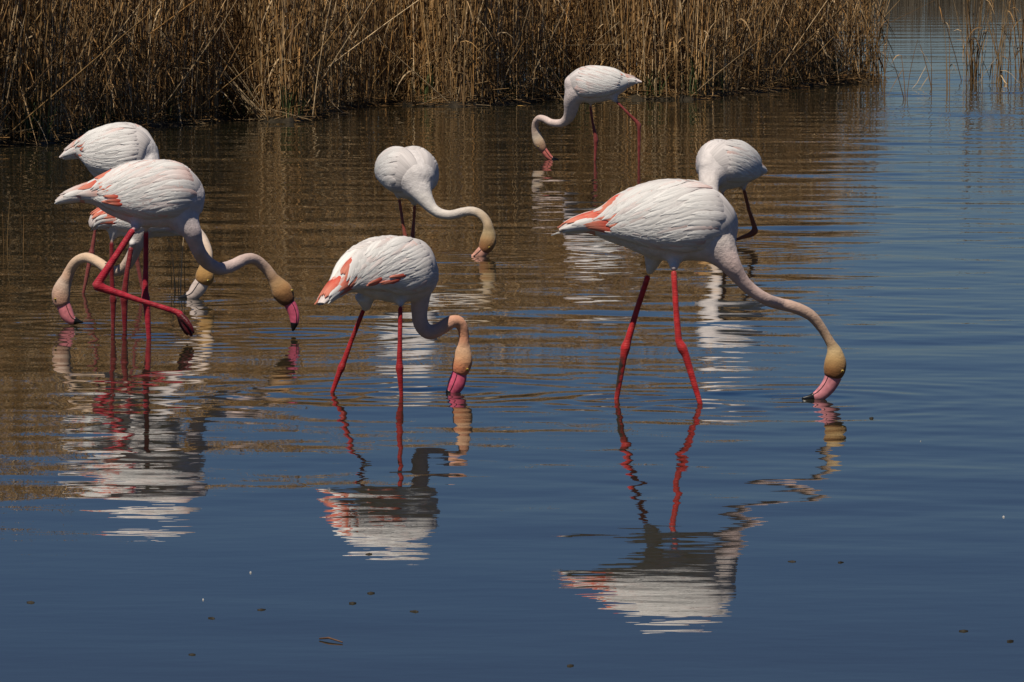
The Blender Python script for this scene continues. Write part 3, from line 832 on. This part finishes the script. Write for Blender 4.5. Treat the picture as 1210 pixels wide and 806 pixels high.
# G: far bird by the reed bank facing left
SPECS.append(dict(lift=0.45, seed=7, label="far white flamingo below the reed bank, thick curved neck and dull red legs", foot_y=191, voxel=0.0065,
    white=(0.78,0.69,0.66), breast=(0.77,0.64,0.60), pink=0.2, visible={-1}, coral=0.15, rear=0.0, fscale=0.8, tail_coral=1.0,
    trunk=[(758,97,1),(752,96,3.2),(743,95.5,7),(733,97,13),(722,98.5,18),(709,100,21),(696,100.5,21.5),(684,101,19),(675,102.5,13.5),(670,105,7)],
    neck=[(688,105,16),(680,111,13.5),(676,120,10.2),(674.5,130,8.2),(671.5,139,6.6),(664,145.3,5.2),(652,145,4.6),(644,141,4.3),(637.5,139.7,4.2),(633.3,144,4.2),(632,151.5,4.3),(633,158,5)],
    neck_cols=cols((0.77,0.66,0.62),(0.76,0.62,0.57),(0.76,0.60,0.54),(0.74,0.58,0.52),(0.68,0.50,0.42),(0.66,0.48,0.35)),
    head=[(633,157,5),(635,163,6.4),(637.5,169,7),(640.5,174.5,5.6),(642.5,178,4)],
    head_cols=cols((0.70,0.54,0.42),(0.70,0.54,0.38),(0.68,0.42,0.24),(0.62,0.30,0.16),(0.60,0.25,0.16)),
    bill=[(642,176.5,4),(645.5,181.5,4),(649.5,186,3.5),(653.5,188.2,2.6),(659.5,188.5,1)], bill_split=0.7, bill_col=(0.70,0.20,0.16), gape=0.3,
    eye=(636,173),
    leg_col=lin(132,52,50),
    legs=[[(700,113,9,.03),(698,121,4.5,.04),(697.5,128,2.1,.04),(700.5,146,1.9,.04),(703.5,160,2.6,.04),(704.2,166,2.9,.04),(703.8,172,2.1,.04),(703,190.5,1.7,.04)],
          [(722,110,9,-.03),(727,118,4.5,-.04),(731,123,2.1,-.04),(742,134,2,-.04),(752,143.5,2.4,-.04),(755,148,2.8,-.04),(755.2,154,2.1,-.04),(755,191.5,1.7,-.04)]]))
# H: bird behind A with one leg drawn up
SPECS.append(dict(lift=0.45, seed=8, label="white flamingo standing behind the largest bird, brown-orange leg bent at the heel", foot_y=290, voxel=0.0055,
    white=(0.78,0.71,0.68), breast=(0.77,0.69,0.66), pink=0.12, visible={1,-1}, coral=0.0, fscale=0.8, width=0.92,
    trunk=[(903,202,1.5,.30),(897,201,6,.26),(888,199,14,.20),(877,197,22,.13),(864,195.5,28,.05),(851,195.5,28,-.02),(841,197.5,23,-.07),(834,200,14,-.10),(830,202,7,-.11)],
    neck=[(845,202,21,-.07),(839,211,14.5,-.10),(838.5,220,11.3,-.11),(840.5,230,9,-.11),(843.5,240,7.6,-.11),(847,252,6.7,-.10),(848,264,6.2,-.09),(844,274,6.2,-.09),(838,281,6.6,-.09)],
    neck_cols=cols((0.77,0.69,0.66),(0.76,0.68,0.64),(0.74,0.65,0.60),(0.70,0.56,0.46),(0.60,0.42,0.26)),
    head=[(839,280,6.6,-.09),(835,284.5,8.5,-.09),(830.5,289,8.5,-.09),(827.5,292,6.5,-.09)],
    head_cols=cols(lin(190,150,95),lin(195,145,75),lin(185,125,60),lin(165,100,50)),
    bill=[(828,291,6,-.09),(824,296,5.8,-.09),(819,300,4.6,-.09),(813,303,2.6,-.09),(807,304,1,-.09)], bill_split=0.68, bill_col=(0.72,0.30,0.26), gape=-0.4,
    eye=(826,287,-.09),
    leg_col=lin(146,76,44),
    legs=[[(855,212,12,-.03),(854,224,6,-.03),(853.7,232,2.8,-.03),(856,250,2.6,-.03),(858,270,3,-.03),(858.3,275,3.4,-.03),(858.6,281,2.5,-.03),(859.5,291,2.2,-.03)],
          [(876,210,12,.08),(878.5,221,5.5,.08),(880,228,2.9,.08),(885.5,250,2.6,.08),(891.5,268,3.2,.08),(892,273,4,.08),(887.5,277,3.4,.07),(876,281,2.5,.05),(864,285,2.3,.02),(858,288,2.1,.0)]],
    raised=1))

for s in SPECS:
    flamingo(s)

WATER = build_water()

# ------------------------------------------------------------------ reed bank
SHORE = np.array([(-260,190),(-80,178),(0,173),(52,170),(94,161),(184,149),(278,142),(347,145),(400,128),(469,123),(539,127),(626,121),(660,118),(747,118),(820,118),(860,111),(902,108),(935,103),(1003,98),(1036,97)], float)
SH = np.array([on_water(*p) for p in SHORE])
def shore_at(px):
    return np.array([np.interp(px, SHORE[:, 0], SH[:, 0]), np.interp(px, SHORE[:, 0], SH[:, 1])])

def build_bank():
    pxs = np.linspace(-260, 1040, 330)
    R = np.random.default_rng(21)
    prof = [(-0.25, -0.06), (-0.05, -0.015), (0.0, 0.012), (0.10, 0.035), (0.25, 0.05), (0.6, 0.07), (1.4, 0.09), (2.6, 0.08), (4.2, 0.06), (5.5, -0.08)]
    V = []; C = []
    for px in pxs:
        s = shore_at(px)
        wob = 0.10 * math.sin(px * 0.09) + 0.07 * math.sin(px * 0.23 + 1) + R.normal(0, .015)
        shrink = 1.0 if px < 860 else max(0.22, 1 - (px - 860) / 180 * 0.78)
        for k, (d, z) in enumerate(prof):
            V.append((s[0], s[1] + wob + d * shrink, z * (0.6 + 0.4 * shrink) * 0.8 + R.normal(0, .006) * (k > 1)))
            c = np.array((0.030, 0.022, 0.012)) * R.uniform(.5, 1.6)
            C.append(c)
    n = len(prof)
    F = np.array([(i * n + j, (i + 1) * n + j, (i + 1) * n + j + 1, i * n + j + 1) for i in range(len(pxs) - 1) for j in range(n - 1)])
    o = big_mesh("bank", np.array(V), F, M_MUD, np.array(C), smooth=True)
    props(o, "low dark muddy bank under the reeds", None, None, "structure")
build_bank()

TAN = [(0.26,0.155,0.062),(0.22,0.122,0.046),(0.30,0.19,0.090),(0.165,0.092,0.036),(0.34,0.24,0.135),(0.12,0.068,0.030),(0.26,0.135,0.045)]

class Strands:
    """collects reed stems (three-sided) and blade leaves into one mesh"""
    def __init__(self): self.V = []; self.F = []; self.C = []; self.n = 0
    def stem(self, P, r0, r1, col):
        P = np.asarray(P, float); k = len(P)
        T = norm(np.gradient(P, axis=0))
        s = norm(np.cross(T, [0.03, 1, 0.02])); q = np.cross(T, s)
        r = np.linspace(r0, r1, k)[:, None]
        b = self.n
        for a in (0.5, 2.6, 4.7):
            self.V.append(P + r * (math.cos(a) * s + math.sin(a) * q))
        for i in range(k - 1):
            for m in range(3):
                m2 = (m + 1) % 3
                self.F.append((b + m * k + i, b + m2 * k + i, b + m2 * k + i + 1, b + m * k + i + 1))
        self.C.append(np.repeat(np.array(col)[None], 3 * k, 0)); self.n += 3 * k
    def blade(self, P, w, side, col):
        P = np.asarray(P, float); k = len(P)
        t = np.linspace(0, 1, k)
        ww = (w * np.minimum(1, 0.45 + 2 * t) * (1 - t ** 2.2))[:, None] * 0.5 + 0.0005
        s = np.asarray(side, float)[None]
        b = self.n
        self.V += [P - s * ww, P + s * ww]
        for i in range(k - 1):
            self.F.append((b + i, b + k + i, b + k + i + 1, b + i + 1))
        self.C.append(np.repeat(np.array(col)[None], 2 * k, 0)); self.n += 2 * k
    def arrays(self):
        return np.vstack(self.V), np.array(self.F), np.vstack(self.C)

def reed(S, R, x, y, z, h, lean, az, r, col, nleaf, bend=0.12, leafcol=None, leafmax=1.0):
    t = np.linspace(0, 1, 6)
    dx, dy = math.cos(az), math.sin(az)
    off = (math.tan(lean) * t + bend * t * t) * h
    zz = z + h * t * math.cos(min(1.2, lean))
    P = np.stack([x + dx * off, y + dy * off, zz], 1)
    S.stem(P, r, r * 0.5, col)
    for _ in range(nleaf):
        f = R.uniform(0.06, leafmax)
        i = min(4, int(f * 5)); g = f * 5 - i
        p = P[i] * (1 - g) + P[i + 1] * g
        a2 = R.uniform(0, 2 * math.pi); L = R.uniform(.16, .42)
        up = R.uniform(-0.9, 0.9); tt = np.linspace(0, 1, 5)
        B = np.stack([p[0] + math.cos(a2) * L * tt * .62, p[1] + math.sin(a2) * L * tt * .62, p[2] + L * (up * tt - (0.6 + 0.5 * up) * tt ** 2)], 1)
        B[:, 2] = np.maximum(B[:, 2], 0.005)
        sd = np.array([-math.sin(a2) * .8, math.cos(a2) * .8, R.uniform(-.7, .7)])
        sd /= np.linalg.norm(sd)
        lc = leafcol if leafcol is not None else tuple(np.array(TAN[R.integers(len(TAN))]) * R.uniform(.9, 1.8))
        S.blade(B, R.uniform(.007, .017), sd, lc)

def reed_height(px):
    return float(np.interp(px, [-260, 300, 800, 900, 960, 1010, 1040], [2.35, 2.4, 2.4, 2.1, 1.6, 1.3, 1.1]))

def build_reed_bed():
    R = np.random.default_rng(5)
    S = Strands()
    for i in range(7600):
        px = R.uniform(-260, 1032)
        s = shore_at(px)
        shrink = 1.0 if px < 860 else max(0.20, 1 - (px - 860) / 170 * 0.8)
        d = (R.random() ** 1.7) * 4.2
        if px > 985 and R.random() < 0.65: continue
        y = s[1] + 0.14 + d * shrink
        x = s[0] * y / s[1] + R.normal(0, .06)
        clump = 0.5 + 0.5 * math.sin(x * 7.3 + 2 * math.sin(y * 3.1)) * math.sin(x * 3.1 + y * 2.0)
        h = reed_height(px) * R.uniform(.72, 1.12)
        lean = abs(R.normal(0, .07)) if R.random() < .88 else abs(R.normal(0, .32))
        col = np.array(TAN[R.integers(len(TAN))]) * R.uniform(.8, 2.0) * (1.0 + 0.5 * clump)
        reed(S, R, x, y, 0.03, h, min(lean, .9), R.uniform(0, 2 * math.pi), R.uniform(.0028, .0058), col, R.integers(2, 5), bend=R.uniform(0, .16))
    # fallen stems and litter along the waterline
    for i in range(3800):
        px = R.uniform(-260, 1030); s = shore_at(px)
        sh = 1.0 if px < 860 else 0.45
        y = s[1] + R.uniform(-0.02, .75) * sh; x = s[0] * y / s[1]
        a = R.uniform(0, math.pi); L = R.uniform(.12, .6); z = R.uniform(.012, .10) if i % 2 else R.uniform(.05, .6) * sh
        dz = R.uniform(-.25, .4) * L if i % 2 else R.uniform(-1.6, 1.6) * L
        t = np.linspace(-.5, .5, 4)
        P = np.stack([x + math.cos(a) * L * t, y + math.sin(a) * L * t * .5, np.maximum(z + dz * t, .008)], 1)
        S.stem(P, R.uniform(.002, .005), .002, np.array(TAN[R.integers(len(TAN))]) * R.uniform(.45, 1.2))
    V, F, C = S.arrays()
    o = big_mesh("reed_bed", V, F, M_REED, C)
    props(o, "dense bed of dry brown reeds standing along the far bank", "reeds", None, "stuff")
build_reed_bed()

# green undergrowth in the bed: separate tufts
GREEN = [(0.040,0.062,0.018),(0.055,0.072,0.022),(0.075,0.085,0.03),(0.03,0.045,0.014)]
def tuft(px, dy, h, n, R):
    s = shore_at(px); y = s[1] + dy; x = s[0] * y / s[1]
    S = Strands()
    for i in range(n):
        a = R.uniform(0, 2 * math.pi); L = h * R.uniform(.5, 1.1); sp = R.uniform(.1, .55)
        t = np.linspace(0, 1, 5)
        bx, by = R.normal(0, .05), R.normal(0, .04)
        P = np.stack([bx + math.cos(a) * L * sp * t ** 1.5, by + math.sin(a) * L * sp * t ** 1.5, L * (t - .35 * sp * t * t)], 1)
        S.blade(P, R.uniform(.008, .014), (-math.sin(a), math.cos(a), 0), np.array(GREEN[R.integers(4)]) * R.uniform(.7, 1.3))
    V, F, C = S.arrays()
    o = big_mesh("sedge_tuft", V, F, M_REED, C)
    o.location = (x, y, 0.03)
    props(o, "low tuft of green sedge growing among the dry reeds on the bank", "sedge", "green sedge tufts along the reed bank")
R = np.random.default_rng(31)
for px in (32, 48, 95, 128, 196, 268, 300, 345, 462, 505, 600, 655, 690, 770, 815, 828, 845, 925, 985):
    tuft(px + R.normal(0, 3), R.uniform(-.02, .16), R.uniform(.18, .45), 18, R)

# single stalks at the front of the bed that can be told apart
def single_reed(px, dy, h, lean, az, r, col, nleaf, label, group, name="reed_stalk", bend=.05):
    s = shore_at(px); y = s[1] + dy; x = s[0] * y / s[1]
    S = Strands()
    reed(S, R, 0, 0, 0, h, lean, az, r, col, nleaf, bend=bend, leafmax=.8)
    V, F, C = S.arrays()
    o = big_mesh(name, V, F, M_REED, C)
    o.location = (x, y, 0.0)
    props(o, label, "reed", group)
for i in range(48):
    px = R.uniform(-20, 1000)
    right = R.random() < .5
    single_reed(px, R.uniform(-.02, .3), R.uniform(.8, 1.7), R.uniform(.25, .8), (0 if right else math.pi) + R.normal(0, .5), R.uniform(.0045, .0075),
                np.array(TAN[[0, 2, 4][R.integers(3)]]) * R.uniform(.75, 1.1), R.integers(0, 3),
                "pale dry reed stalk leaning over at the front of the reed bed", "leaning reed stalks at the front of the bed", bend=R.uniform(-.1, .15))
for i in range(70):
    px = R.uniform(-20, 1025)
    single_reed(px, R.uniform(-.12, .12), R.uniform(1.1, 1.9), abs(R.normal(0, .08)), R.uniform(0, 6.28), R.uniform(.0045, .007),
                np.array(TAN[[0, 2, 4, 1][R.integers(4)]]) * R.uniform(.8, 1.3), R.integers(1, 4),
                "upright tan reed stalk rooted at the water's edge of the bed", "upright reed stalks at the edge of the bed")
# the fan of stalks leaning together left of centre
for i in range(11):
    single_reed(303 + i * 1.9, R.uniform(0.02, .12), R.uniform(1.0, 1.5), R.uniform(.50, .66), math.pi + R.normal(0, .15), .0055, np.array(TAN[4]) * R.uniform(.8, 1.1), 0,
                "greyish dry reed stalk in a sheaf slanting together from the bank", "sheaf of slanting reed stalks")

# sparse clumps standing in open water on the right
def clump(px, py, n, w, h, label, R, lean=.1, leaf=3, tone=1.0, rad=1.0):
    p = on_water(px, py)
    root = bpy.data.objects.new("reed_clump", None); COL.objects.link(root); root.location = p; root.empty_display_size = .1
    props(root, label, "reeds", "reed clumps standing in open water")
    for i in range(n):
        S = Strands()
        reed(S, R, R.normal(0, w * .5), R.normal(0, w * 1.2), -.03, h * R.uniform(.5, 1.1), abs(R.normal(0, lean)), R.uniform(0, 6.28), R.uniform(.0035, .006) * rad,
             np.array(TAN[R.integers(5)]) * R.uniform(.8, 1.3) * tone, R.integers(0, leaf), bend=R.uniform(0, .15))
        V, F, C = S.arrays()
        o = big_mesh("reed_stem", V, F, M_REED, C); o.parent = root
clump(1147, 96, 30, .10, 1.35, "densest reed clump in open water, thick with brown stems close together", R)
clump(1183, 99, 20, .10, 1.2, "looser reed clump in open water, beside the densest one", R)
clump(1207, 90, 16, .09, 1.3, "tall slender reed clump standing farthest from the reed bed", R)
clump(1121, 106, 3, .05, .75, "three thin reed stems rising from open water beside the dense clump", R, .08)
clump(1102, 105, 2, .03, .9, "pair of thin leaning reed stems alone in open water", R, .2)
clump(1070, 117, 3, .05, .55, "short broken reed stubs in water off the tip of the reed bed", R, .15)
clump(1046, 108, 3, .05, .6, "sparse bent reeds just off the tip of the reed bed", R, .2)
clump(1033, 97, 16, .12, 1.2, "tight reed clump forming the outer tip of the reed bed", R, .07)
clump(212, 344, 6, .03, .30, "few thread-thin pale stems in water behind the striding bird", R, .03, 1, 1.6, .45)
clump(9, 292, 3, .03, .34, "wispy grass stems in shallow water between the reed bank and the peach-necked bird", R, .05, 1, 1.3, .4)

# far shore: only its reflection comes into view
def build_far_bed():
    R = np.random.default_rng(77)
    S = Strands()
    for i in range(15000):
        x = R.uniform(-45, 60); y = 205 + R.random() ** 1.5 * 9
        h = 1.9 + 0.4 * math.sin(x * .21) + R.normal(0, .3)
        P = [(x, y, -.05), (x + R.normal(0, .08), y, h * .5), (x + R.normal(0, .25), y, h)]
        S.stem(P, R.uniform(.014, .03), .008, np.array((0.15, 0.12, 0.085)) * R.uniform(.6, 1.2))
    V, F, C = S.arrays()
    o = big_mesh("far_reed_bed", V, F, M_REED, C)
    props(o, "distant reed belt on the far shore of the lagoon", "reeds", None, "stuff")
build_far_bed()

# ------------------------------------------------------------------ floating bits
def scrap(px, py, L, col, label, name, cat, group, R, n=5):
    p = on_water(px, py)
    V = []; a0 = R.uniform(-.9, .9); asp = R.uniform(.06, .30)
    top = []
    for k in range(10):
        a = 2 * math.pi * k / 10
        rr = R.uniform(.25, 1.15)
        X = math.cos(a) * L * .5 * rr; Yy = math.sin(a) * L * asp * rr
        top.append((X * math.cos(a0) - Yy * math.sin(a0), X * math.sin(a0) + Yy * math.cos(a0), .001 + R.uniform(0, .0015)))
    V = [(0, 0, .0035)] + top + [(t[0], t[1], -.006) for t in top]
    F = [(0, 1 + k, 1 + (k + 1) % 10) for k in range(10)] + [(1 + k, 11 + k, 11 + (k + 1) % 10, 1 + (k + 1) % 10) for k in range(10)]
    o = mesh_obj(name, V, F, M_DEBRIS, None, colors=np.repeat(np.array(col)[None], 21, 0), loc=(p[0], p[1], .0))
    props(o, label, cat, group)
R = np.random.default_rng(99)
for px, py in ((436,655),(417,713),(438,701),(309,721),(251,731),(227,774),(491,723),(37,712),(936,664),(993,665),(1139,746),(1194,758),(674,787),(1030,494)):
    scrap(px, py, R.uniform(.010, .026), np.array((0.028, 0.022, 0.014)) * R.uniform(.5, 1.3), "small dark scrap of plant litter floating on the calm water", "litter_scrap", "debris", "plant scraps floating on the water", R)
for px, py in ((296,677),(240,709),(1186,611),(1088,522)):
    scrap(px, py, R.uniform(.004, .007), (0.55, 0.53, 0.5), "tiny white down feather floating on open water", "down_feather", "feather", "white down floating on the water", R)
scrap(615, 125, .10, (0.45, 0.26, 0.07), "yellowed leaf floating on dark water below the reed bank", "fallen_leaf", "leaf", None, R)
scrap(1052, 92, .35, (0.05, 0.035, 0.02), "dark raft of rotting stems off the tip of the reed bed", "litter_raft", "debris", None, R)
def twig(px, py, L, a, label):
    p = on_water(px, py)
    C = np.array([(-.5 * L * math.cos(a), -.5 * L * math.sin(a), .002), (-.1 * L * math.cos(a), -.1 * L * math.sin(a) + .01, .005), (.5 * L * math.cos(a), .5 * L * math.sin(a), .002)])
    V, F = tube(C, np.array([.0016, .0022, .0014]), np.array([.0016, .0022, .0014]), None, 6)
    o = mesh_obj("floating_twig", V, F, M_DEBRIS, None, colors=np.repeat(np.array((0.13, .07, .04))[None], len(V), 0), loc=(p[0], p[1], 0))
    props(o, label, "twig")
twig(391, 758, .075, -.9, "reddish brown twig floating on smooth water in the foreground")
